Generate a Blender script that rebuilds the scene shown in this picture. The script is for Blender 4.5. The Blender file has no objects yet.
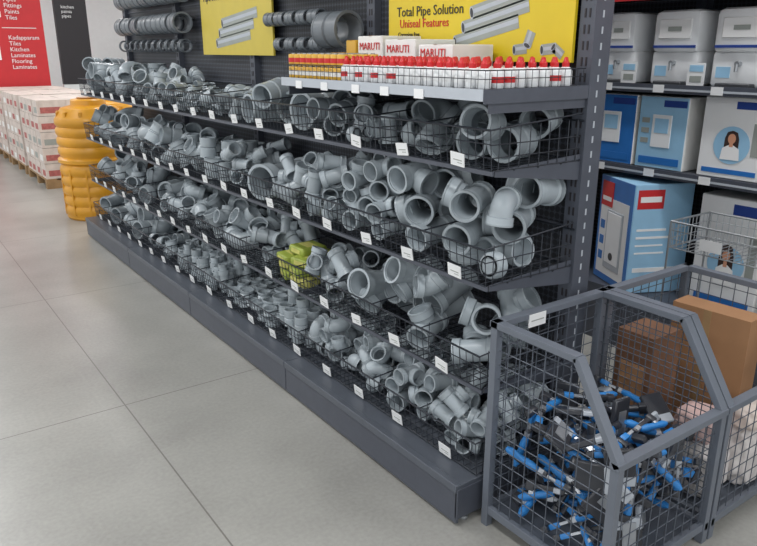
import bpy, bmesh, math, random
import numpy as np
from mathutils import Vector, Matrix, Euler, noise
random.seed(11)
D=bpy.data; S=bpy.context.scene
# ---------------- materials ----------------
def srgb(r,g,b):
    def c(u):
        u/=255.0
        return u/12.92 if u<=0.04045 else ((u+0.055)/1.055)**2.4
    return (c(r),c(g),c(b),1)
MATS={}
def mat(name,rgb,rough=0.5,metal=0.0,var=0.06,scale=12,bump=0.0,emit=0,island=0):
    m=D.materials.new(name); m.use_nodes=True
    nt=m.node_tree; b=nt.nodes['Principled BSDF']
    b.inputs['Roughness'].default_value=rough; b.inputs['Metallic'].default_value=metal
    col=srgb(*rgb)
    tc=nt.nodes.new('ShaderNodeTexCoord'); nz=nt.nodes.new('ShaderNodeTexNoise'); nz.inputs['Scale'].default_value=scale
    nz.inputs['Detail'].default_value=3
    nt.links.new(tc.outputs['Object'],nz.inputs['Vector'])
    cr=nt.nodes.new('ShaderNodeValToRGB')
    cr.color_ramp.elements[0].position=0.3; cr.color_ramp.elements[1].position=0.7
    cr.color_ramp.elements[0].color=tuple(c*(1-var) for c in col[:3])+(1,)
    cr.color_ramp.elements[1].color=tuple(min(1,c*(1+var)) for c in col[:3])+(1,)
    if island:
        g=nt.nodes.new('ShaderNodeNewGeometry')
        nt.links.new(g.outputs['Random Per Island'],cr.inputs['Fac'])
        cr.color_ramp.elements[0].position=0.0; cr.color_ramp.elements[1].position=1.0
    else: nt.links.new(nz.outputs['Fac'],cr.inputs['Fac'])
    nt.links.new(cr.outputs['Color'],b.inputs['Base Color'])
    if bump:
        bp=nt.nodes.new('ShaderNodeBump'); bp.inputs['Strength'].default_value=bump
        nt.links.new(nz.outputs['Fac'],bp.inputs['Height']); nt.links.new(bp.outputs['Normal'],b.inputs['Normal'])
    if emit:
        nt.links.new(cr.outputs['Color'],b.inputs['Emission Color']); b.inputs['Emission Strength'].default_value=emit
    MATS[name]=m; return m
mat('pvc_grey',(158,167,173),0.27,0,0.17,9,island=1)
mat('pvc_dark',(104,110,116),0.35,0,0.1,9)
mat('steel_slate',(78,82,92),0.42,0.1,0.06,20)
mat('steel_shelf',(86,91,100),0.38,0.1,0.05,20)
mat('wire_dark',(44,48,56),0.4,0.2,0.05,20)
mat('lip_light',(176,182,190),0.4,0,0.03)
mat('label_white',(228,229,230),0.5,0,0.02)
mat('white_plastic',(232,234,236),0.3,0,0.02)
mat('white_card',(228,228,226),0.6,0,0.03)
mat('red',(196,30,34),0.4,0,0.05)
mat('red_sign',(196,40,46),0.5,0,0.03)
mat('sign_yellow',(214,188,34),0.45,0,0.03)
mat('sign_dim',(198,178,66),0.45,0,0.03)
mat('sign_white',(236,236,236),0.5,0,0.01)
mat('sign_black',(38,34,38),0.5,0,0.03)
mat('print_grey',(150,155,150),0.5,0,0.05)
mat('print_dark',(60,62,66),0.5,0,0.05)
mat('tank_yellow',(206,146,34),0.33,0,0.12,5)
mat('tank_dark',(150,98,20),0.4,0,0.1,5)
mat('blue',(44,112,186),0.4,0,0.06)
mat('blue_dark',(40,66,140),0.4,0,0.06)
mat('blue_light',(150,194,224),0.45,0,0.05)
mat('tool_blue',(44,122,190),0.4,0,0.1)
mat('tool_black',(50,52,58),0.35,0,0.1)
mat('tool_metal',(168,172,178),0.3,0.6,0.1)
mat('bin_frame',(104,110,120),0.42,0.1,0.05)
mat('bin_wire',(88,94,104),0.42,0.2,0.05)
mat('cardboard',(156,116,82),0.7,0,0.1,6)
mat('brown_carton',(112,78,56),0.7,0,0.12,6)
mat('pack_green',(146,160,66),0.4,0,0.15,14,0.3)
mat('pack_yellow',(200,196,110),0.4,0,0.15,14,0.3)
mat('can_yellow',(210,164,54),0.35,0,0.05)
mat('chrome',(170,174,178),0.3,0.7,0.05)
mat('skin_print',(206,150,120),0.5)
mat('hair_print',(60,44,40),0.5)
mat('pink_cloth',(196,168,164),0.7,0,0.2,14,0.3)
mat('wall_paint',(226,228,228),0.8,0,0.02)
mat('ceiling_paint',(204,206,208),0.8,0,0.02)
mat('pallet_wood',(150,120,84),0.7,0,0.15)
mat('lamp_glow',(255,255,250),0.5,0,0,5,0,3.0)
mat('bag_white',(212,206,204),0.5,0,0.2,18,0.3)
mat('stack_print',(204,192,184),0.6,0,0.14,10)
mat('stack_red',(170,96,92),0.6,0,0.2,30)
def floor_mat():
    m=D.materials.new('floor_tile'); m.use_nodes=True; nt=m.node_tree; N=nt.nodes.new; L=nt.links.new
    b=nt.nodes['Principled BSDF']; b.inputs['Roughness'].default_value=0.32
    tc=N('ShaderNodeTexCoord'); sp=N('ShaderNodeSeparateXYZ'); L(tc.outputs['Object'],sp.inputs[0])
    outs=[]
    for ax,off in (('X',0.746),('Y',3.11)):
        a=N('ShaderNodeMath'); a.operation='SUBTRACT'; L(sp.outputs[ax],a.inputs[0]); a.inputs[1].default_value=off
        p=N('ShaderNodeMath'); p.operation='PINGPONG'; L(a.outputs[0],p.inputs[0]); p.inputs[1].default_value=0.9
        c=N('ShaderNodeMath'); c.operation='LESS_THAN'; L(p.outputs[0],c.inputs[0]); c.inputs[1].default_value=0.003
        outs.append(c)
    mx=N('ShaderNodeMath'); mx.operation='MAXIMUM'; L(outs[0].outputs[0],mx.inputs[0]); L(outs[1].outputs[0],mx.inputs[1])
    n1=N('ShaderNodeTexNoise'); n1.inputs['Scale'].default_value=1.8; n1.inputs['Detail'].default_value=7; L(tc.outputs['Object'],n1.inputs['Vector'])
    n2=N('ShaderNodeTexNoise'); n2.inputs['Scale'].default_value=60; n2.inputs['Detail'].default_value=4; L(tc.outputs['Object'],n2.inputs['Vector'])
    ad=N('ShaderNodeMath'); ad.operation='MULTIPLY_ADD'; L(n2.outputs['Fac'],ad.inputs[0]); ad.inputs[1].default_value=0.5; L(n1.outputs['Fac'],ad.inputs[2])
    cr=N('ShaderNodeValToRGB'); cr.color_ramp.elements[0].position=0.5; cr.color_ramp.elements[1].position=1.0
    cr.color_ramp.elements[0].color=srgb(142,141,137); cr.color_ramp.elements[1].color=srgb(168,167,162)
    L(ad.outputs[0],cr.inputs['Fac'])
    mix=N('ShaderNodeMixRGB'); L(mx.outputs[0],mix.inputs['Fac']); L(cr.outputs['Color'],mix.inputs['Color1']); mix.inputs['Color2'].default_value=srgb(112,110,105)
    L(mix.outputs['Color'],b.inputs['Base Color'])
    MATS['floor_tile']=m
floor_mat()
def perf_mat():
    m=D.materials.new('perforated_steel'); m.use_nodes=True; nt=m.node_tree; N=nt.nodes.new; L=nt.links.new
    b=nt.nodes['Principled BSDF']; b.inputs['Roughness'].default_value=0.5
    tc=N('ShaderNodeTexCoord'); v=N('ShaderNodeTexVoronoi'); v.inputs['Scale'].default_value=40; v.inputs['Randomness'].default_value=0
    L(tc.outputs['Object'],v.inputs['Vector'])
    cr=N('ShaderNodeValToRGB'); cr.color_ramp.elements[0].position=0.42; cr.color_ramp.elements[1].position=0.5
    cr.color_ramp.elements[0].color=srgb(34,36,42); cr.color_ramp.elements[1].color=srgb(66,70,80)
    L(v.outputs['Distance'],cr.inputs['Fac']); L(cr.outputs['Color'],b.inputs['Base Color']); MATS['perforated_steel']=m
perf_mat()
# ---------------- mesh builder ----------------
class MB:
    def __init__(s): s.v=[]; s.f=[]; s.m=[]; s.mn=[]
    def mi(s,n):
        if n not in s.mn: s.mn.append(n)
        return s.mn.index(n)
    def add(s,vs,fs,mn,M=None):
        o=len(s.v); k=s.mi(mn)
        if M is not None: vs=[tuple(M@Vector(v)) for v in vs]
        s.v.extend([tuple(v) for v in vs]); s.f.extend([tuple(i+o for i in f) for f in fs]); s.m.extend([k]*len(fs))
    def box(s,x0,x1,y0,y1,z0,z1,mn,M=None):
        vs=[(x,y,z) for x in (x0,x1) for y in (y0,y1) for z in (z0,z1)]
        fs=[(0,1,3,2),(4,6,7,5),(0,4,5,1),(2,3,7,6),(0,2,6,4),(1,5,7,3)]
        s.add(vs,fs,mn,M)
    def rbox(s,x0,x1,y0,y1,z0,z1,r,mn,M=None,seg=2):
        bm=bmesh.new(); bmesh.ops.create_cube(bm,size=1)
        for v in bm.verts:
            v.co=Vector(((x0+x1)/2+v.co.x*(x1-x0),(y0+y1)/2+v.co.y*(y1-y0),(z0+z1)/2+v.co.z*(z1-z0)))
        bmesh.ops.bevel(bm,geom=list(bm.edges),offset=r,segments=seg,profile=0.5,affect='EDGES')
        bm.verts.index_update()
        s.add([tuple(v.co) for v in bm.verts],[[v.index for v in f.verts] for f in bm.faces],mn,M); bm.free()
    def wire(s,a,b,r,mn,n=4):
        a=Vector(a); b=Vector(b); d=(b-a).normalized()
        u=d.cross(Vector((0.31,0.17,0.93)) if abs(d.z)<0.9 else Vector((1,0.13,0))).normalized(); w=d.cross(u)
        vs=[]
        for p in (a,b):
            for i in range(n):
                t=2*math.pi*i/n; vs.append(p+u*(r*math.cos(t))+w*(r*math.sin(t)))
        fs=[(i,(i+1)%n,n+(i+1)%n,n+i) for i in range(n)]
        fs+= [tuple(range(n-1,-1,-1)),tuple(range(n,2*n))]
        s.add(vs,fs,mn)
    def bar(s,a,b,w,h,mn):
        a=Vector(a); b=Vector(b); d=(b-a).normalized()
        u=d.cross(Vector((0,0,1))); 
        if u.length<0.05: u=Vector((1,0,0))
        u.normalize(); k=u.cross(d).normalized()
        vs=[]
        for p in (a,b):
            for cu,ck in ((-1,-1),(1,-1),(1,1),(-1,1)): vs.append(p+u*cu*w/2+k*ck*h/2)
        s.add(vs,[(0,1,5,4),(1,2,6,5),(2,3,7,6),(3,0,4,7),(3,2,1,0),(4,5,6,7)],mn)
    def lathe(s,prof,mn,M=None,n=20,closed=False):
        vs=[];fs=[]
        for (r,z) in prof:
            for i in range(n):
                t=2*math.pi*i/n; vs.append((r*math.cos(t),r*math.sin(t),z))
        k=len(prof); rng=k if closed else k-1
        for j in range(rng):
            j2=(j+1)%k
            for i in range(n):
                fs.append((j*n+i,j*n+(i+1)%n,j2*n+(i+1)%n,j2*n+i))
        if not closed:
            if prof[0][0]>1e-4: fs.append(tuple(range(n-1,-1,-1)))
            if prof[-1][0]>1e-4: fs.append(tuple((k-1)*n+i for i in range(n)))
        s.add(vs,fs,mn,M)
    def build(s,name,parent=None,smooth=True,angle=38,bevel=0):
        me=D.meshes.new(name); me.from_pydata(s.v,[],s.f)
        for n in s.mn: me.materials.append(MATS[n])
        me.polygons.foreach_set('material_index',s.m)
        if smooth:
            me.polygons.foreach_set('use_smooth',[True]*len(s.f)); me.update()
            me.set_sharp_from_angle(angle=math.radians(angle))
        me.update()
        o=D.objects.new(name,me); S.collection.objects.link(o)
        if parent: o.parent=parent
        if bevel:
            b=o.modifiers.new('bevel','BEVEL'); b.width=bevel; b.segments=2; b.limit_method='ANGLE'
        return o
def empty(name,loc=(0,0,0)):
    e=D.objects.new(name,None); S.collection.objects.link(e); e.location=loc; e.empty_display_size=0.1; return e
def text(name,body,loc,size,mn,parent,facing='-X',align='LEFT',ext=0.0008):
    c=D.curves.new(name,'FONT'); c.body=body; c.size=size; c.align_x=align; c.extrude=ext; c.resolution_u=2
    c.materials.append(MATS[mn]); o=D.objects.new(name,c); S.collection.objects.link(o)
    o.location=loc
    o.rotation_euler=(math.pi/2,0,-math.pi/2) if facing=='-X' else (math.pi/2,0,0)
    o.parent=parent; return o
# ---------------- fittings library ----------------
SEG=22
def sweepgeo(stations,thick,cap=False):
    vs=[];fs=[];n=SEG
    k=len(stations)
    rin=min(st[2] for st in stations)-thick
    for inner in (0,1):
        for (p,t,ro) in stations:
            p=Vector(p); t=Vector(t).normalized(); bn=Vector((0,1,0)); nn=t.cross(bn).normalized()
            r=ro if not inner else ro-thick*1.3
            if inner: r=min(r,max(rin, ro-thick*2.2))
            for i in range(n):
                a=2*math.pi*i/n; vs.append(tuple(p+nn*(r*math.cos(a))+bn*(r*math.sin(a))))
    o=k*n
    for j in range(k-1):
        for i in range(n):
            i2=(i+1)%n
            fs.append((j*n+i,j*n+i2,(j+1)*n+i2,(j+1)*n+i))
            fs.append((o+j*n+i2,o+j*n+i,o+(j+1)*n+i,o+(j+1)*n+i2))
    for i in range(n):
        i2=(i+1)%n
        fs.append((i2,i,o+i,o+i2))
        fs.append(((k-1)*n+i,(k-1)*n+i2,o+(k-1)*n+i2,o+(k-1)*n+i))
    if cap: fs.append(tuple(range(n)))
    return vs,fs
def merge(parts):
    V=[];F=[]
    for vs,fs in parts:
        o=len(V); V+=vs; F+=[tuple(i+o for i in f) for f in fs]
    return np.array(V,dtype=float),F
def straight(a,b,r,ca=True,cb=True,c=0.7,cr=1.14,th=0.085,cap=False):
    a=Vector(a);b=Vector(b);t=(b-a).normalized(); st=[]
    if ca: st+=[(a,t,r*(cr+0.03)),(a+t*0.14,t,r*(cr+0.03)),(a+t*0.16,t,r*cr),(a+t*c,t,r*cr),(a+t*(c+0.1),t,r)]
    else: st+=[(a,t,r)]
    if cb: st+=[(b-t*(c+0.1),t,r),(b-t*c,t,r*cr),(b-t*0.16,t,r*cr),(b-t*0.14,t,r*(cr+0.03)),(b,t,r*(cr+0.03))]
    else: st+=[(b,t,r)]
    return sweepgeo(st,th,cap)
def arc(R,ang,coll=0.75,cr=1.14,th=0.085):
    st=[]; N=max(4,int(ang/13))
    t0=Vector((1,0,0)); p=Vector((-coll,0,0))
    st+=[(p,t0,cr+.03),(p+t0*0.14,t0,cr+.03),(p+t0*0.16,t0,cr),(p+t0*(coll-0.06),t0,cr)]
    for i in range(N+1):
        a=math.radians(ang)*i/N
        st.append((Vector((R*math.sin(a),0,R-R*math.cos(a))),Vector((math.cos(a),0,math.sin(a))),1.0))
    a=math.radians(ang); e=Vector((R*math.sin(a),0,R-R*math.cos(a))); t=Vector((math.cos(a),0,math.sin(a)))
    st+=[(e+t*0.06,t,cr),(e+t*(coll-.16),t,cr),(e+t*(coll-.14),t,cr+.03),(e+t*coll,t,cr+.03)]
    vs,fs=sweepgeo(st,th)
    return vs,fs,e+t*coll
LIB={}
def reg(name,parts,sph):
    V,F=merge(parts); c=(V.max(0)+V.min(0))/2; V=V-c
    LIB[name]=(V,F,[(np.array(p,dtype=float)-c,r) for p,r in sph])
reg('coupling',[straight((-1.35,0,0),(1.35,0,0),1,c=1.2)],[((-.5,0,0),1.12),((.5,0,0),1.12)])
reg('ring',[straight((-.55,0,0),(.55,0,0),1,c=.3)],[((0,0,0),1.0)])
reg('tee',[straight((-1.9,0,0),(1.9,0,0),1),straight((0,0,.8),(0,0,2.0),1,ca=False,c=.75)],[((-1.1,0,0),1.12),((0,0,0),1.05),((1.1,0,0),1.12),((0,0,1.1),1.1)])
reg('wye',[straight((-2.2,0,0),(2.0,0,0),1),straight((.1,0,.6),(1.75,0,2.25),1,ca=False)],[((-1.3,0,0),1.12),((0,0,0),1.05),((1.2,0,0),1.12),((1.1,0,1.6),1.1)])
v,f,e=arc(1.25,90); reg('elbow',[(v,f)],[((-.1,0,0),1.12),((.9,0,.4),1.05),((1.25,0,1.3),1.12)])
v,f,e=arc(1.6,45); reg('bend',[(v,f)],[((-.1,0,0),1.12),((.6,0,.1),1.05),((1.2,0,.6),1.12)])
v,f,e=arc(1.5,180); reg('trap',[(v,f)],[((0,0,0),1.1),((1.3,0,.6),1.0),((1.3,0,2.4),1.0),((0,0,3),1.1)])
T=Vector((1,0,0))
reg('reducer',[sweepgeo([(Vector((-1.1,0,0)),T,1.2),(Vector((-.2,0,0)),T,1.2),(Vector((.25,0,0)),T,.8),(Vector((1.1,0,0)),T,.8)],.1)],[((-.4,0,0),1.1),((.5,0,0),.8)])
reg('cap',[sweepgeo([(Vector((-.5,0,0)),T,.75),(Vector((-.42,0,0)),T,1.0),(Vector((-.2,0,0)),T,1.14),(Vector((.6,0,0)),T,1.14)],.1,cap=True)],[((0,0,0),1.05)])
reg('nipple',[straight((-1.6,0,0),(1.6,0,0),.8,ca=False,cb=False),straight((-.5,0,0),(.4,0,0),1.05,ca=False,cb=False),straight((-1.6,0,0),(-1.1,0,0),.9,ca=False,cb=False)],[((-.8,0,0),.85),((0,0,0),1.0),((.8,0,0),.85)])
reg('hunion',[straight((-2.6,0,0),(2.6,0,0),1,c=.9)],[((-1.6,0,0),1.12),((-.5,0,0),1.1),((.5,0,0),1.1),((1.6,0,0),1.12)])
class Pile:
    def __init__(s,mb): s.P=np.zeros((0,3)); s.R=np.zeros(0); s.mb=mb
    def orient(s,mode):
        j=lambda a: random.uniform(-a,a)
        if mode=='front': return Euler((random.choice([0,0,1.57,3.14,-1.57])+j(.4),j(.2),random.choice([0,math.pi])+j(.35)+.3)).to_matrix()
        if mode=='up': return Euler((j(.1),math.pi/2+j(.08),j(3))).to_matrix()
        if mode=='down45': return Euler((j(.5),random.choice([-.6,.5])+j(.3),j(.6)+math.pi)).to_matrix()
        return Euler((j(3.1),j(3.1),j(3.1))).to_matrix()
    def drop(s,kind,R,x0,x1,y0,y1,fl,hmax,mode,tries=14,mn='pvc_grey',lib=None):
        V,F,sp=(lib or LIB)[kind]; best=None
        for _ in range(tries):
            M=np.array(s.orient(mode)); o=np.array([M@p for p,_r in sp])*R; r=np.array([q for _p,q in sp])*R
            lx=x0+max(0,(r-o[:,0]).max()); hx=x1-max(0,(r+o[:,0]).max()); ly=y0+(r-o[:,1]).max(); hy=y1-(r+o[:,1]).max()
            if lx>hx: lx=hx=(lx+hx)/2
            if ly>hy: ly=hy=(ly+hy)/2
            x=random.uniform(lx,hx); y=random.uniform(ly,hy)
            z=(fl+r-o[:,2]).max()
            if len(s.R):
                for i in range(len(r)):
                    d2=(s.P[:,0]-x-o[i,0])**2+(s.P[:,1]-y-o[i,1])**2; rs=(s.R+r[i])*0.95
                    k=d2<rs**2
                    if k.any(): z=max(z,(s.P[k,2]+np.sqrt(rs[k]**2-d2[k])-o[i,2]).max())
            top=(z+o[:,2]+r).max()
            if top<=fl+hmax and (best is None or top<best[0]): best=(top,x,y,z,M,o,r)
        if best is None: return False
        top,x,y,z,M,o,r=best; c=np.array([x,y,z])
        s.P=np.vstack([s.P,o+c]); s.R=np.concatenate([s.R,r])
        vv=(V*R)@M.T+c; mb=s.mb
        if isinstance(F,dict):
            off=len(mb.v); mb.v.extend(map(tuple,vv))
            for m2,fl_ in F.items():
                k=mb.mi(m2); mb.f.extend([tuple(i+off for i in f) for f in fl_]); mb.m.extend([k]*len(fl_))
        else:
            off=len(mb.v); k=mb.mi(mn); mb.v.extend(map(tuple,vv)); mb.f.extend([tuple(i+off for i in f) for f in F]); mb.m.extend([k]*len(F))
        return True
# ---------------- room ----------------
b=MB(); b.box(-5,7,-4,16,-0.1,0,'floor_tile'); b.build('floor',smooth=False)
b=MB(); b.box(-5,7,-4,16,3.7,3.8,'ceiling_paint'); b.build('ceiling',smooth=False)
b=MB(); b.box(-5,7,16,16.1,0,3.7,'wall_paint'); b.build('wall_back',smooth=False)
b=MB(); b.box(7,7.1,-4,16,0,3.7,'wall_paint'); b.build('wall_right',smooth=False)
b=MB(); b.box(-5,7,15.96,16,0,0.12,'steel_slate'); b.build('baseboard_back',smooth=False)
for X in (-2.4,0.2,2.75,5.2):
    for Y in (-1.5,1.5,4.5,7.5,10.5,13.5):
        f=MB(); f.box(X-.09,X+.09,Y-.75,Y+.75,3.52,3.6,'white_plastic'); f.box(X-.06,X+.06,Y-.72,Y+.72,3.505,3.52,'lamp_glow')
        f.wire((X,Y-.5,3.6),(X,Y-.5,3.7),.005,'chrome'); f.wire((X,Y+.5,3.6),(X,Y+.5,3.7),.005,'chrome')
        f.build('ceiling_lamp',smooth=False)
        l=D.lights.new('lamp','AREA'); l.shape='RECTANGLE'; l.size=.3; l.size_y=1.6; l.energy=32; l.color=(1,1,1)
        lo=D.objects.new('ceiling_light',l); lo.location=(X,Y,3.49); S.collection.objects.link(lo)
# ---------------- gondola ----------------
G=empty('gondola_shelving',(0,0,0))
Y0,Y1=1.53,6.53; XF=1.427; XL=1.52; XB=1.95; BAY=1.25
b=MB()
for i in range(4):
    a=Y0+i*BAY; e=a+BAY
    b.box(XF,XF+.012,a+.003,e-.003,0.012,.15,'steel_slate')
    b.box(XF,2.02,a+.002,e-.002,.15,.166,'steel_shelf')
    b.box(XF-.006,XF+.02,a+.003,e-.003,.138,.168,'steel_shelf')
    b.box(XF+.02,XF+.05,a+.05,e-.05,0,.15,'steel_slate')
b.box(XF,2.02,Y0,Y0+.012,.03,.15,'steel_slate')
b.box(XF,2.02,Y1-.012,Y1,.03,.15,'steel_slate')
for y in (Y0+.03,Y1-.03):
    for x in (XF+.06,1.95): b.lathe([(.018,0),(.018,.012),(.008,.014),(.008,.05)],'chrome',Matrix.Translation((x,y,0)),12)
b.build('plinth',G,bevel=.002)
b=MB()
for i in range(4):
    a=Y0+i*BAY; e=a+BAY
    b.box(1.975,1.99,a+.035,e-.035,.166,2.5,'perforated_steel')
    for z in (.6,1.0,1.4,1.9,2.3): b.box(1.966,1.978,a+.035,e-.035,z-.004,z+.004,'steel_slate')
b.build('back_panel',G,smooth=False)
b=MB()
for i in range(5):
    y=Y0+i*BAY; y=min(max(y,Y0+.03),Y1-.03)
    b.box(1.94,2.03,y-.03,y+.03,0,2.6,'steel_slate')
    for z in np.arange(.2,2.5,.05):
        b.box(1.938,1.9405,y-.012,y-.006,z,z+.028,'sign_black'); b.box(1.938,1.9405,y+.006,y+.012,z,z+.028,'sign_black')
for z in np.arange(.2,2.5,.05):
    b.box(1.977,1.984,Y0-.0012,Y0+.0005,z,z+.022,'lip_light')
b.box(1.945,2.03,Y0,Y1,2.5,2.56,'steel_slate')
b.build('uprights',G,smooth=False)
SZ=[.175,.505,.872,1.245]
lab=MB()
for si,z in enumerate(SZ):
    w=MB(); H=.125; r=.0019
    xf=XL
    for (x,zz,rr) in ((xf,z,.004),(xf-.012,z+H,.0038),(xf-.004,z+H*.33,r),(xf-.008,z+H*.66,r),(XB-.02,z,.004),(1.73,z-.004,.003),(1.62,z-.004,.002),(1.84,z-.004,.002),(XB-.015,z+.13,.003)):
        w.wire((x,Y0+.005,zz),(x,Y1-.005,zz),rr,'wire_dark')
    n=int((Y1-Y0)/.034)
    for i in range(n+1):
        y=Y0+.006+(Y1-Y0-.012)*i/n
        w.wire((xf,y,z),(xf-.012,y,z+H),r,'wire_dark',4); w.wire((xf,y,z),(XB-.02,y,z),r,'wire_dark',4)
    nd=16
    for i in range(nd+1):
        y=Y0+.008+(Y1-Y0-.016)*i/nd
        end=(i%4==0)
        for hh in (.04,.08,H):
            w.wire((xf-.01,y,z+hh),(XB-.02,y,z+hh+(.03 if hh==H else 0)),.0028 if hh==H else r,'wire_dark')
        for x in np.arange(xf+.03,XB-.02,.045 if end else .09): w.wire((x,y,z),(x,y,z+H+.01),r,'wire_dark')
    for i in range(5):
        y=min(max(Y0+i*BAY,Y0+.012),Y1-.012)
        w.add([(XB,y-.002,z-.07),(XB,y-.002,z+.02),(xf+.02,y-.002,z+.0),(xf+.02,y-.002,z-.02),(XB,y+.002,z-.07),(XB,y+.002,z+.02),(xf+.02,y+.002,z+.0),(xf+.02,y+.002,z-.02)],
              [(0,1,2,3),(7,6,5,4),(0,3,7,4),(1,5,6,2),(2,6,7,3)],'steel_slate')
    if si>0: w.box(xf-.003,xf+.004,Y0,Y1,z-.014,z+.0,'steel_slate')
    w.build('wire_basket_shelf_%d'%(si+1),G,smooth=False)
    y=Y0+.17+random.uniform(-.03,.03)
    while y<Y1-.05:
        t=random.uniform(-.15,.15)
        M=Matrix.Translation((xf-.010,y,z+.022))@Euler((t,-.15,0)).to_matrix().to_4x4()
        lab.box(-.0015,.0015,-.032,.032,-.022,.022,'label_white',M); lab.box(-.0022,-.0014,-.022,.018,-.003,.0,'print_grey',M); lab.box(-.0022,-.0014,-.022,.0,-.011,-.009,'print_grey',M)
        y+=.275+random.uniform(-.02,.02)
TZ=1.468
b=MB()
b.box(1.475,XB,Y0+.004,Y0+BAY-.004,TZ,TZ+.02,'steel_shelf')
b.box(1.468,1.476,Y0+.004,Y0+BAY-.004,TZ-.012,TZ+.022,'lip_light')
b.box(1.47,XB,Y0+.001,Y0+.004,TZ-.02,TZ+.022,'steel_slate')
for y in (Y0+.012,Y0+BAY-.012): b.box(1.5,XB,y-.002,y+.002,TZ-.05,TZ,'steel_slate')
for hh,rr in ((.03,.0013),(.055,.002)):
    b.wire((1.482,Y0+.01,TZ+.02+hh),(1.482,Y0+BAY-.01,TZ+.02+hh),rr,'wire_dark'); b.wire((1.482,Y0+.012,TZ+.02+hh),(1.93,Y0+.012,TZ+.02+hh),rr,'wire_dark')
for y in np.arange(Y0+.012,Y0+BAY,.03): b.wire((1.482,y,TZ+.02),(1.482,y,TZ+.075),.0012,'wire_dark')
for x in np.arange(1.5,1.93,.03): b.wire((x,Y0+.012,TZ+.02),(x,Y0+.012,TZ+.075),.0012,'wire_dark')
b.build('top_shelf',G,smooth=False)
for y in (1.83,2.02,2.2,2.42,2.62):
    lab.box(1.464,1.467,y-.024,y+.024,TZ-.018,TZ+.012,'label_white')
lab.build('price_labels',G,smooth=False)
LANES={
 3:[('coupling',.049,.19,'front'),('elbow',.046,.2,'rand'),('tee',.034,.19,'rand'),('coupling',.042,.19,'front'),('coupling',.078,.25,'front'),('coupling',.066,.22,'front'),('tee',.034,.16,'rand'),('elbow',.036,.17,'rand'),('ring',.03,.14,'rand'),('tee',.034,.17,'front'),('bend',.04,.24,'rand'),('elbow',.045,.26,'rand'),('trap',.045,.28,'rand'),('tee',.05,.28,'rand'),('elbow',.055,.3,'rand'),('coupling',.06,.3,'front')],
 2:[('tee',.049,.35,'front'),('tee',.049,.34,'front'),('tee',.036,.33,'front'),('tee',.032,.30,'rand'),('wye',.036,.27,'rand'),('hunion',.075,.26,'front'),('tee',.034,.26,'rand'),('coupling',.042,.25,'up'),('elbow',.04,.27,'rand'),('tee',.042,.25,'rand'),('coupling',.05,.28,'rand'),('elbow',.05,.28,'rand'),('bend',.05,.27,'rand'),('tee',.055,.28,'rand'),('elbow',.06,.3,'rand'),('reducer',.055,.28,'rand')],
 1:[('tee',.044,.3,'rand'),('wye',.05,.34,'down45'),('wye',.056,.34,'down45'),('tee',.034,.25,'rand'),None,('wye',.036,.26,'rand'),('elbow',.05,.28,'rand'),('tee',.044,.28,'rand'),('bend',.044,.25,'rand'),('elbow',.04,.26,'rand'),('tee',.044,.25,'rand'),('coupling',.075,.27,'front'),('elbow',.05,.28,'rand'),('tee',.05,.28,'rand'),('bend',.06,.28,'rand'),('elbow',.06,.28,'rand')],
 0:[('tee',.028,.26,'rand'),('tee',.032,.26,'front'),('elbow',.03,.24,'rand'),('elbow',.034,.24,'front'),('coupling',.032,.26,'up'),('ring',.036,.17,'up'),('ring',.034,.14,'up'),('nipple',.03,.22,'up'),('coupling',.03,.2,'up'),('nipple',.034,.19,'up'),('coupling',.034,.17,'rand'),('elbow',.045,.23,'rand'),('coupling',.06,.25,'front'),('elbow',.058,.26,'rand'),('coupling',.062,.26,'front'),('tee',.055,.26,'rand')]}
VOLK={'tee':16,'wye':20,'elbow':12,'bend':10,'coupling':9,'ring':5,'trap':26,'hunion':26,'nipple':8,'reducer':8,'cap':5}
LW=(Y1-Y0)/16
for si,specs in LANES.items():
    mb=MB(); P=Pile(mb)
    for li,sp in enumerate(specs):
        if sp is None: continue
        kind,R,h,mode=sp
        a=Y0+.012+li*LW; e=a+LW-.006
        nmax=min(50,max(4,int(.3*.41*h/(VOLK[kind]*R**3)))); fails=0; c=0
        while c<nmax and fails<5:
            kk=kind; rr=R*random.uniform(.93,1.05)
            if mode!='up' and random.random()<.12: kk=random.choice(['elbow','tee','cap','bend','coupling']); rr*=.85
            if P.drop(kk,rr,XL+.008,XB-.012,a,e,SZ[si]+.003,h,mode,tries=18): c+=1
            else: fails+=1
    mb.build('pipe_fittings_shelf_%d'%(si+1),G)
b=MB()
for i,(y,x,z,rz) in enumerate([(2.86,1.62,.53,.2),(3.0,1.63,.53,-.3),(2.88,1.62,.575,-.2),(3.01,1.64,.575,.25),(2.87,1.63,.62,.4),(3.0,1.62,.615,-.1),(2.93,1.78,.54,.1),(2.95,1.77,.6,.5),(2.93,1.66,.66,.1)]):
    M=Matrix.Translation((x,y,z))@Euler((random.uniform(-.12,.12),random.uniform(-.1,.1),rz)).to_matrix().to_4x4()
    b.rbox(-.075,.075,-.062,.062,-.021,.021,.012,'pack_green' if i%3 else 'pack_yellow',M,3)
    b.box(-.0765,-.074,-.035,.035,-.010,.010,'pack_yellow',M); b.box(-.03,.03,-.04,.04,.0205,.022,'pack_yellow',M)
b.build('fitting_packets',G)
b=MB()
bp=[(.0,0),(.02,0),(.0225,.004),(.0225,.046),(.017,.056),(.010,.06)]
cp=[(.012,.058),(.0125,.072),(.009,.076),(.006,.088),(.003,.09),(0,.09)]
z=TZ+.021
y=Y0+.05
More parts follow.
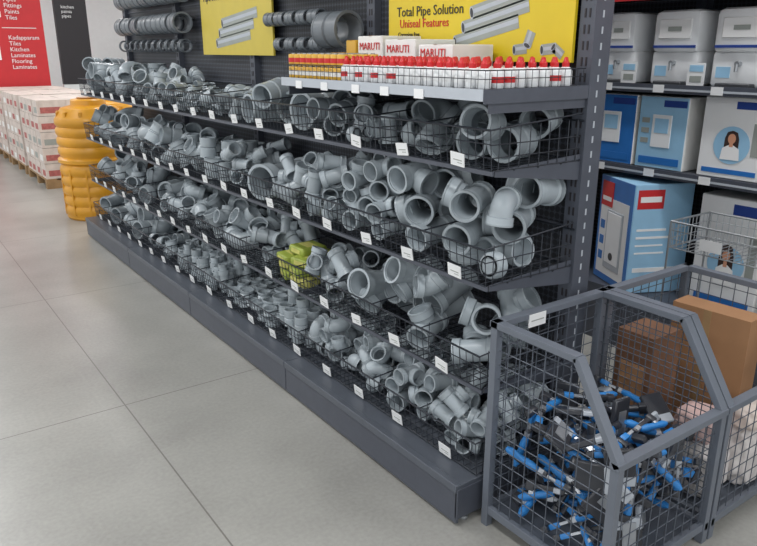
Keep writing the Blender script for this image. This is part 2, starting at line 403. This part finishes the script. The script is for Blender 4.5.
while y<2.34:
    x=1.512
    while x<1.92:
        if not (y>1.92 and x>1.67):
            M=Matrix.Translation((x+random.uniform(-.003,.003),y+random.uniform(-.003,.003),z))
            b.lathe(bp,'white_plastic',M,12); b.lathe(cp,'red',M,10); b.lathe([(.0229,.016),(.0229,.034)],'red' if random.random()<.4 else 'label_white',M,12)
        x+=.052
    y+=.05
b.build('solvent_bottles',G)
b=MB(); y=2.36
while y<2.76:
    x=1.515
    while x<1.68:
        for lv in (0,1):
            M=Matrix.Translation((x,y,z+lv*.05))
            b.lathe([(.021,0),(.022,.003),(.022,.042),(.02,.045),(.02,.043),(0,.043)],'can_yellow',M,14)
            b.lathe([(.0223,.012),(.0223,.03)],'red' if lv else 'white_card',M,14); b.lathe([(.009,.043),(.009,.049),(0,.0495)],'chrome',M,8)
        x+=.047
    y+=.048
b.build('solvent_cans',G)
b=MB(); bt=[]
for (y0,y1,zz0,h,st) in ((1.94,2.13,z,.13,'white_card'),(2.15,2.34,z,.15,'white_card'),(2.36,2.53,z,.165,'white_card'),(2.55,2.62,z,.15,'can_yellow'),(2.645,2.75,z,.1,'can_yellow')):
    b.rbox(1.70,1.9,y0,y1,zz0,zz0+h,.003,st,None,1); b.box(1.6985,1.70,y0+.01,y1-.01,zz0+.02,zz0+h*.42,'red'); b.box(1.6985,1.9,(y0+y1)/2-.01,(y0+y1)/2+.01,zz0+h,zz0+h+.001,'cardboard')
    bt.append((y1,zz0+h*.68))
b.build('solvent_cartons',G,smooth=False)
for (yy,zz) in bt[:3]: text('carton_print','MARUTI',(1.6975,yy-.014,zz),.04,'red',G)
# signs
b=MB()
b.box(1.925,1.937,1.60,2.62,1.56,2.3,'sign_yellow')
b.box(1.925,1.937,3.72,4.74,1.57,2.3,'sign_dim')
def pipe_print(b,cy,cz,L,r,ang):
    X=1.9238; d=(math.cos(ang),math.sin(ang)); n=(-d[1],d[0])
    P=lambda u,v,dx=0:(X+dx,cy-(d[0]*u+n[0]*v),cz+d[1]*u+n[1]*v)
    b.add([P(0,-r),P(L,-r),P(L,r),P(0,r)],[(0,1,2,3)],'print_grey')
    b.add([P(0,-r*.2,-.0004),P(L,-r*.2,-.0004),P(L,r*.45,-.0004),P(0,r*.45,-.0004)],[(0,1,2,3)],'lip_light')
    for q,rr,m,dx in ((0,r,'lip_light',-.0008),(0,r*.75,'print_dark',-.0012)):
        vs=[(X+dx,P(q+.45*rr*math.cos(t),rr*math.sin(t))[1],P(q+.45*rr*math.cos(t),rr*math.sin(t))[2]) for t in [2*math.pi*i/20 for i in range(20)]]
        b.add(vs,[tuple(range(20))],m)
for i in range(3): pipe_print(b,2.18-.045*i,1.63+.052*i,.34,.024,.2)
for (a,c,L,r,t) in ((1.86,1.60,.06,.018,.1),(1.80,1.615,.05,.02,1.2),(1.73,1.60,.06,.018,.1),(1.68,1.61,.05,.016,-.6)): pipe_print(b,a,c,L,r,t)
for i in range(3): pipe_print(b,4.5-.05*i,1.64+.06*i,.5,.03,.1)
b.build('sign_boards',G,smooth=False)
text('sign_text_title','Total Pipe Solution',(1.923,2.56,1.735),.055,'sign_black',G)
text('sign_text_sub','Uniseal Features',(1.923,2.54,1.69),.048,'red',G)
text('sign_text_lines','Corrosion free\nSmooth bore\nLead free\nLong life',(1.923,2.55,1.655),.024,'sign_black',G)
text('sign_text_far','Pipe Solution',(1.923,4.68,1.9),.07,'print_dark',G)
hb=MB()
def put(kind,R,loc,rot,mn):
    V,F,_=LIB[kind]; M=np.array(Euler(rot).to_matrix()); vv=(V*R)@M.T+np.array(loc)
    off=len(hb.v); k=hb.mi(mn); hb.v.extend(map(tuple,vv)); hb.f.extend([tuple(i+off for i in f) for f in F]); hb.m.extend([k]*len(F))
def pegrow(y0,y1,z,R,kind,step):
    y=y0
    while y<y1:
        put(kind,R,(1.95-R*1.35,y,z),(random.uniform(-.4,.4),0,math.pi/2+random.uniform(-.12,.12)),'pvc_dark')
        hb.wire((1.98,y,z+R*.55),(1.95-R*1.5,y,z+R*.55),.004,'chrome'); y+=step
pegrow(2.93,3.05,1.69,.072,'coupling',.3)
pegrow(3.2,3.7,1.76,.032,'coupling',.12); pegrow(3.2,3.7,1.63,.03,'coupling',.13)
pegrow(5.0,6.4,1.98,.06,'coupling',.2); pegrow(5.0,6.4,1.78,.06,'coupling',.21); pegrow(5.0,6.4,1.63,.04,'ring',.14)
pegrow(2.9,3.7,1.92,.05,'coupling',.16)
hb.build('hanging_couplings',G)
# ---------------- water tanks ----------------
def tank(loc,R,H):
    e=empty('water_tank',loc); b=MB(); prof=[(0,0),(R*.93,0),(R*.97,.02)]
    z=.04; n=5; seg=(H*.46-.04)/n
    for i in range(n): prof+=[(R*.96,z),(R*1.0,z+seg*.3),(R*1.0,z+seg*.7),(R*.96,z+seg)]; z+=seg
    prof+=[(R*.94,z+.01),(R*1.02,z+.03),(R*1.02,z+.06),(R*.94,z+.08)]; z+=.09
    seg=(H*.86-z)/4
    for i in range(4): prof+=[(R*.94,z),(R*.99,z+seg*.3),(R*.99,z+seg*.75),(R*.94,z+seg)]; z+=seg
    prof+=[(R*.9,z+.02),(R*.78,H*.93),(R*.5,H*.95),(R*.48,H*.99),(R*.44,H),(0,H)]
    b.lathe(prof,'tank_yellow',None,40)
    for i in range(12):
        t=2*math.pi*i/12; M=Matrix.Rotation(t,4,'Z')
        b.box(R*.72,R*.93,-.012,.012,H*.86,H*.905,'tank_yellow',M); b.box(R*.95,R*1.005,-.008,.008,.05,H*.44,'tank_yellow',M)
    b.lathe([(R*.3,H),(R*.3,H+.015),(0,H+.02)],'tank_dark',None,24)
    b.build('body',e)
tank((1.76,7.34,0),.33,1.15); tank((2.16,7.95,0),.33,1.15)
# ---------------- stacked cartons on pallets ----------------
for py in (9.1,10.4,11.7):
    e=empty('pallet_of_cartons',(0,0,0)); b=MB()
    for i in range(6): b.box(1.6+i*.17,1.6+i*.17+.12,py,py+1.15,.1,.12,'pallet_wood')
    for y in (py,py+.5,py+1.05):
        b.box(1.6,2.6,y,y+.1,.0,.1,'pallet_wood')
    for l in range(5):
        for i in range(3):
            for j in range(4):
                x0=1.6+i*.33+random.uniform(0,.01); y0=py+j*.285+random.uniform(0,.01); z0=.12+l*.185
                b.box(x0,x0+.32,y0,y0+.275,z0,z0+.18,'stack_print')
                b.box(x0-.001,x0,y0+.04,y0+.2,z0+.03,z0+.1,random.choice(['stack_red','stack_red','print_grey','white_card'])); b.box(x0+.03,x0+.26,y0-.001,y0,z0+.03,z0+.1,random.choice(['stack_red','print_grey','cardboard']))
    b.build('stack',e,smooth=False)
# ---------------- far signs ----------------
e=empty('category_pillar_sign'); b=MB(); b.box(1.35,2.56,12.95,13.2,0,3.3,'red_sign'); b.box(1.3,2.6,12.93,13.22,0,.1,'steel_slate'); b.box(1.95,2.45,12.945,12.95,1.93,1.94,'sign_white'); b.build('board',e,smooth=False)
text('letter','G',(1.76,12.94,2.08),.3,'sign_white',e,'-Y'); text('number','1',(1.76,12.94,1.45),.4,'sign_white',e,'-Y')
text('list','Kadapparam\nTiles\nKitchen\nLaminates\nFlooring\nLaminates',(2.02,12.94,1.76),.09,'sign_white',e,'-Y')
text('list2','Pipes\nFittings\nPaints\nTiles',(2.02,12.94,2.33),.09,'sign_white',e,'-Y')
e=empty('display_board'); b=MB(); b.box(2.76,3.26,12.95,13.05,1.05,3.2,'sign_black'); b.box(2.76,3.26,12.96,13.04,0,1.05,'wall_paint'); b.build('board',e,smooth=False)
text('list','kitchen\npaints\npipes',(2.86,12.94,2.25),.07,'sign_white',e,'-Y')
e=empty('red_display_rack'); b=MB()
for (x0,x1) in ((4.45,5.3),):
    b.box(x0,x1,14.2,14.6,0,.1,'steel_slate'); b.box(x0,x1,14.55,14.6,0,2.2,'white_card')
    for z in (.5,.9,1.3,1.7):
        b.box(x0,x1,14.2,14.6,z,z+.03,'red_sign')
        for i in range(5): b.box(x0+.03+i*.14,x0+.14+i*.14,14.25,14.4,z+.03,z+.28,random.choice(['red','can_yellow','white_card','blue']))
b.build('rack',e,smooth=False)
e=empty('wall_poster'); b=MB(); b.box(3.75,4.3,15.95,15.99,.3,1.25,'steel_slate'); b.box(3.8,4.25,15.94,15.95,.35,1.2,'cardboard'); b.build('poster',e,smooth=False)
e=empty('hanging_banner'); b=MB(); b.box(4.3,5.1,14.0,14.03,2.15,2.9,'red_sign'); b.wire((4.4,14.01,2.9),(4.4,14.01,3.7),.006,'chrome'); b.wire((5,14.01,2.9),(5,14.01,3.7),.006,'chrome'); b.build('banner',e,smooth=False)
# ---------------- right rack with appliances ----------------
RK=empty('appliance_shelving'); b=MB(); RX=3.3
for y in (-.2,1.05,2.3,3.55,4.8): b.box(3.8,3.87,y-.03,y+.03,0,2.6,'steel_slate')
b.box(3.87,3.89,-.2,4.8,.1,2.5,'perforated_steel')
b.box(RX-.08,3.87,-.2,4.8,0,.33,'steel_slate'); 
for z in (1.0,1.427,1.9):
    b.box(RX,3.85,-.2,4.8,z-.03,z,'steel_shelf'); b.box(RX-.012,RX,-.2,4.8,z-.035,z+.008,'steel_slate'); b.box(RX-.015,RX-.012,-.2,4.8,z-.022,z-.012,'lip_light')
for y in np.arange(.3,4.6,.31):
    for z in (1.0,1.427): b.box(RX-.018,RX-.015,y-.03,y+.03,z-.032,z+.006,'label_white')
b.box(RX-.02,RX-.005,-.2,4.8,1.84,2.1,'red_sign')
b.build('rack',RK,smooth=False)
text('header_text','WATER  HEATERS  PURIFIERS',(RX-.022,4.2,1.9),.14,'sign_white',RK)
def purifier(y,w,z=1.43,h=.36,x=3.36):
    e=empty('water_purifier',(x,y,z)); b=MB()
    b.rbox(0,.24,-w/2,w/2,0,h*.46,.018,'white_plastic'); b.rbox(-.02,.26,-w/2+.003,w/2-.003,h*.43,h,.03,'white_plastic')
    b.rbox(-.026,-.015,-w*.34,w*.34,h*.62,h*.88,.004,'sign_white',None,1); b.box(-.028,-.02,-w*.14,w*.14,h*.72,h*.78,'print_grey'); b.box(-.0225,-.0,-w*.44,w*.44,h*.5,h*.535,'blue_dark'); b.rbox(-.05,.02,-w*.3,w*.3,.0,.02,.004,'print_dark',None,1)
    b.wire((-.03,0,h*.3),(.01,0,h*.3),.012,'chrome',10); b.wire((-.03,0,h*.3),(-.03,0,h*.2),.008,'chrome',10)
    b.box(-.002,.0,w*.15,w*.4,h*.12,h*.26,'blue_light'); b.build('body',e)
for y,w in ((2.47,.2),(2.14,.26),(1.8,.28),(1.42,.27),(1.0,.26),(.6,.26),(2.85,.25),(3.3,.25),(3.8,.25)): purifier(y,w)
b=MB()
for y in (2.36,1.98,1.6,1.22,.8,2.65): b.box(3.305,3.308,y-.045,y+.045,1.427,1.54,'label_white',None); b.box(3.303,3.305,y-.035,y+.035,1.50,1.53,'blue_light'); b.box(3.3035,3.305,y-.03,y+.03,1.45,1.48,'print_grey')
b.build('price_cards',RK,smooth=False)
def carton(y,x,z,w,d,h,rz,face,side,kind):
    e=empty('appliance_carton',(x,y,z)); e.rotation_euler=(0,0,rz); b=MB()
    b.rbox(0,d,-w/2,w/2,0,h,.004,side,None,1); b.box(-.002,.001,-w/2+.004,w/2-.004,.004,h-.004,face)
    if kind!='heater': b.box(-.003,-.001,-w*.46,w*.0,h*.86,h*.95,'blue_dark')
    if kind=='heater':
        b.box(-.004,-.002,-w*.40,w*.42,h*.07,h*.80,'label_white')
        b.rbox(-.008,-.002,-w*.28,w*.2,h*.14,h*.70,.003,'lip_light',None,1); b.rbox(-.011,-.006,-w*.24,w*.16,h*.2,h*.68,.002,'white_plastic',None,1)
        b.lathe([(0,0),(.022,0),(.022,.003),(0,.003)],'print_dark',Matrix.Translation((-.01,-.012,h*.27))@Matrix.Rotation(-math.pi/2,4,'Y'),16)
        b.box(-.006,-.003,w*.08,w*.42,h*.72,h*.95,'red'); b.box(-.007,-.005,w*.12,w*.38,h*.77,h*.81,'sign_white')
        for i in range(3): b.box(-.006,-.003,w*.26,w*.38,h*(.2+.15*i),h*(.28+.15*i),'blue')
        q=-w/2
        b.box(.02,.17,q-.001,q+.001,h*.78,h*.95,'red'); b.box(.035,.155,q-.002,q,h*.84,h*.89,'sign_white')
        for a,c,t in ((.58,.60,.2),(.51,.53,.22),(.44,.455,.19),(.37,.385,.2),(.2,.24,.28)): b.box(.03,t,q-.0015,q,h*a,h*c,'sign_white')
    elif kind=='woman':
        R=Matrix.Rotation(-math.pi/2,4,'Y')
        b.lathe([(0,0),(w*.28,0),(w*.28,.001),(0,.001)],'blue_light',Matrix.Translation((-.003,0,h*.42))@R,24)
        hair=[(.0,.60),(.07,.58),(.10,.50),(.10,.38),(.06,.34),(-.06,.34),(-.10,.38),(-.10,.50),(-.07,.58)]
        b.add([(-.0046,w*a*1.1,h*c) for a,c in hair],[tuple(range(len(hair)))],'hair_print')
        b.lathe([(0,0),(w*.06,0),(w*.06,.001),(0,.001)],'skin_print',Matrix.Translation((-.005,0,h*.50))@R@Matrix.Diagonal((1.25,1,1,1)),20)
        b.add([(-.0062,w*a,h*c) for a,c in ((-.15,.24),(.15,.24),(.13,.38),(.04,.42),(-.04,.42),(-.13,.38))],[(0,1,2,3,4,5)],'sign_white'); b.add([(-.0066,w*a,h*c) for a,c in ((-.03,.4),(.03,.4),(.025,.46),(-.025,.46))],[(0,1,2,3)],'skin_print')
        b.box(-.004,-.002,-w*.42,w*.42,h*.06,h*.12,'blue'); b.box(-.004,-.002,-w*.42,-w*.3,h*.3,h*.7,'print_grey')
        b.box(.03,d-.03,-w/2-.001,-w/2,h*.3,h*.7,'print_grey')
    else:
        b.rbox(-.006,-.001,-w*.2,w*.2,h*.3,h*.75,.002,'white_plastic',None,1); b.box(-.008,-.005,-w*.14,w*.14,h*.5,h*.7,'blue_light'); b.box(-.004,-.002,-w*.42,w*.42,h*.06,h*.16,'blue')
        for i in range(3): b.box(-.004,-.002,w*.26,w*.42,h*(.35+.14*i),h*(.42+.14*i),'print_grey')
    b.build('box',e,smooth=False)
carton(2.46,3.34,1.003,.3,.3,.37,0,'blue','white_card','p')
carton(2.15,3.34,1.003,.28,.3,.37,0,'blue_light','white_card','p')
carton(1.77,3.34,1.003,.32,.3,.385,0,'label_white','white_card','woman')
carton(1.35,3.34,1.003,.32,.3,.385,0,'label_white','white_card','woman'); carton(.9,3.34,1.003,.3,.3,.37,0,'sign_white','white_card','p')
carton(2.85,3.34,1.003,.3,.3,.38,0,'blue_light','blue','p'); carton(3.3,3.34,1.003,.3,.3,.38,0,'sign_white','blue','p')
carton(2.32,3.26,.333,.37,.34,.6,-.45,'blue','blue_light','heater')
carton(1.72,3.36,.333,.34,.3,.58,0,'label_white','white_card','woman'); carton(1.3,3.36,.333,.34,.3,.58,0,'blue_light','white_card','p'); carton(2.95,3.36,.333,.34,.3,.58,0,'blue','blue_light','heater')
e=empty('chrome_wire_basket',(0,0,0)); b=MB(); bx0,bx1,by0,by1,bz0,bz1=2.88,3.2,1.2,1.75,.74,.86
for z,r in ((bz0,.003),(bz0+.04,.002),(bz0+.08,.002),(bz1,.005)):
    for p,q in (((bx0,by0,z),(bx1,by0,z)),((bx1,by0,z),(bx1,by1,z)),((bx1,by1,z),(bx0,by1,z)),((bx0,by1,z),(bx0,by0,z))): b.wire(p,q,r,'chrome',6)
for y in np.arange(by0,by1,.03): 
    b.wire((bx0,y,bz0),(bx0,y,bz1),.0018,'chrome'); b.wire((bx1,y,bz0),(bx1,y,bz1),.0018,'chrome'); b.wire((bx0,y,bz0),(bx1,y,bz0),.0018,'chrome')
for x in np.arange(bx0,bx1,.03): 
    b.wire((x,by0,bz0),(x,by0,bz1),.0018,'chrome'); b.wire((x,by1,bz0),(x,by1,bz1),.0018,'chrome')
for x,y in ((bx0,by0),(bx0,by1),(bx1,by0),(bx1,by1)): b.wire((x,y,0),(x,y,bz1),.005,'chrome',8)
b.box(bx0-.006,bx0-.003,1.5,1.6,bz0+.02,bz0+.07,'label_white'); b.build('basket',e,smooth=False)
# ---------------- dump bins ----------------
def dump_bin(x0,x1,ya=.98,yb=1.5,hb=.76,hf=.495,ym=1.16):
    e=empty('wire_dump_bin',(0,0,0)); b=MB(); t=.028; m='bin_frame'
    for x in (x0,x1):
        b.box(x-t/2,x+t/2,yb-t,yb,0,hb,m); b.box(x-t/2,x+t/2,ya,ya+t,0,hf,m)
        b.bar((x,yb,hb),(x,ym-.005,hb),.034,.022,m); b.bar((x,ym,hb+.004),(x,ya+.006,hf-.004),.034,.022,m)
        b.box(x-t/2+.004,x+t/2-.004,ya,yb,.05,.08,m)
    for y,h in ((yb-t/2,hb),(ya+t/2,hf)):
        b.bar((x0-.017,y,h),(x1+.017,y,h),.034,.022,m); b.box(x0,x1,y-t/2+.004,y+t/2-.004,.05,.08,m)
    b.box(x0,x1,ya+.01,yb-.01,.06,.066,'bin_wire')
    b.build('frame',e,smooth=False,bevel=.0015)
    w=MB(); r=.0018; sp=.05
    def top(y): return hb if y>=ym else hf+(hb-hf)*(y-ya)/(ym-ya)
    for x in (x0,x1):
        y=ya+sp
        while y<yb-.02: w.wire((x,y,.07),(x,y,top(y)),r,'bin_wire',6); y+=sp
        z=.07+sp
        while z<hb-.01:
            ys=ya if z<hf else ya+(ym-ya)*(z-hf)/(hb-hf)
            w.wire((x+.003,ys+.01,z),(x+.003,yb-.02,z),r,'bin_wire',6); z+=sp
    for y,h in ((yb-t/2,hb),(ya+t/2,hf)):
        x=x0+sp
        while x<x1-.02: w.wire((x,y,.07),(x,y,h),r,'bin_wire',6); x+=sp
        z=.07+sp
        while z<h-.01: w.wire((x0,y+.003,z),(x1,y+.003,z),r,'bin_wire',6); z+=sp
    w.build('mesh',e,smooth=False); return e
B1=dump_bin(1.53,2.06); B2=dump_bin(2.10,2.60)
b=MB(); b.box(1.66,1.74,1.467,1.471,.72,.765,'label_white'); b.box(1.67,1.73,1.466,1.467,.74,.744,'print_grey'); b.build('bin_label',B1,smooth=False)
def toolgeo():
    b=MB()
    b.rbox(-.1,.42,-.05,.05,-.045,.045,.02,'tool_black'); b.rbox(.36,.50,-.06,.06,-.10,.08,.025,'tool_black')
    b.box(-.5,-.05,-.022,.022,-.005,.05,'tool_metal')
    b.rbox(-.56,-.44,-.055,.055,-.13,.09,.02,'tool_black'); b.rbox(.36,.44,-.05,.05,-.17,-.08,.01,'tool_metal')
    b.lathe([(0,-.0),(.05,.02),(.068,.14),(.056,.32),(.066,.50),(.035,.58),(0,.58)],'tool_blue',Matrix.Translation((.05,0,-.03))@Euler((0,math.radians(112),0)).to_matrix().to_4x4(),10)
    b.rbox(-.44,-.26,-.045,.045,-.03,.08,.012,'tool_blue'); b.rbox(-.05,.08,-.052,.052,-.047,.047,.012,'tool_metal',None,1)
    F={}
    for f,m in zip(b.f,b.m): F.setdefault(b.mn[m],[]).append(f)
    return (np.array([tuple(v) for v in b.v]),F,[(np.array((-.45,0,0)),.11),(np.array((-.15,0,0)),.08),(np.array((.15,0,-.05)),.11),(np.array((.46,0,-.1)),.12)])
def taggeo():
    b=MB(); b.rbox(-.3,.3,-.2,.2,-.04,.04,.02,'lip_light',None,1); b.rbox(-.15,.3,-.21,.21,-.045,.045,.02,'tool_black',None,1); b.box(-.25,.1,-.1,.1,.04,.06,'tool_metal')
    F={}
    for f,m in zip(b.f,b.m): F.setdefault(b.mn[m],[]).append(f)
    return (np.array([tuple(v) for v in b.v]),F,[(np.array((-.15,0,0)),.12),(np.array((.15,0,0)),.12)])
TL={'tool':toolgeo(),'tag':taggeo()}
tm=MB(); P=Pile(tm)
for i in range(420):
    P.drop('tag' if random.random()<.12 else 'tool',random.uniform(.18,.24),1.55,2.04,1.0,1.475,.075,.40,'rand',tries=8,lib=TL)
tm.build('clamp_tools',B1)
b=MB(); b.box(2.13,2.30,1.30,1.45,.07,.62,'brown_carton'); b.box(2.1295,2.13,1.32,1.43,.3,.5,'cardboard')
M=Matrix.Translation((2.515,1.30,.07))@Euler((0,0,.06)).to_matrix().to_4x4(); b.box(-.055,.055,-.16,.14,0,.59,'cardboard',M); b.box(-.057,-.055,-.015,.015,0,.59,'pallet_wood',M)
b.build('cartons',B2,smooth=False)
def sack(name,c,s,mn):
    bm=bmesh.new(); bmesh.ops.create_icosphere(bm,subdivisions=4,radius=1)
    me=D.meshes.new(name)
    for v in bm.verts:
        q=v.co.copy(); p=Vector([math.copysign(abs(t)**.6,t) for t in q]); d=noise.noise(q*2.5+Vector(c)*9)*.22+noise.noise(q*7)*.06
        p*=1+d; v.co=Vector((c[0]+p.x*s[0],c[1]+p.y*s[1],max(.07,c[2]+p.z*s[2])))
    for f in bm.faces: f.smooth=True
    bm.to_mesh(me); bm.free(); me.materials.append(MATS[mn]); o=D.objects.new(name,me); S.collection.objects.link(o); o.parent=B2
sack('packet_bag_1',(2.22,1.12,.18),(.08,.08,.11),'bag_white'); sack('packet_bag_2',(2.42,1.07,.19),(.1,.06,.12),'bag_white'); sack('packet_bag_3',(2.24,1.14,.33),(.09,.08,.05),'pink_cloth'); sack('packet_bag_4',(2.43,1.07,.34),(.09,.06,.04),'stack_print')
# ---------------- world, camera ----------------
w=D.worlds.new('world'); S.world=w; w.use_nodes=True; bg=w.node_tree.nodes['Background']; bg.inputs[0].default_value=(.95,.98,1,1); bg.inputs[1].default_value=1.1
c=D.cameras.new('camera'); co=D.objects.new('camera',c); S.collection.objects.link(co)
c.sensor_width=36; c.lens=700/757*36; co.location=(0,0,1.6); co.rotation_euler=(math.radians(90-17.67),0,math.radians(-35.5)); c.clip_start=.05
S.camera=co
S.view_settings.view_transform='Standard'
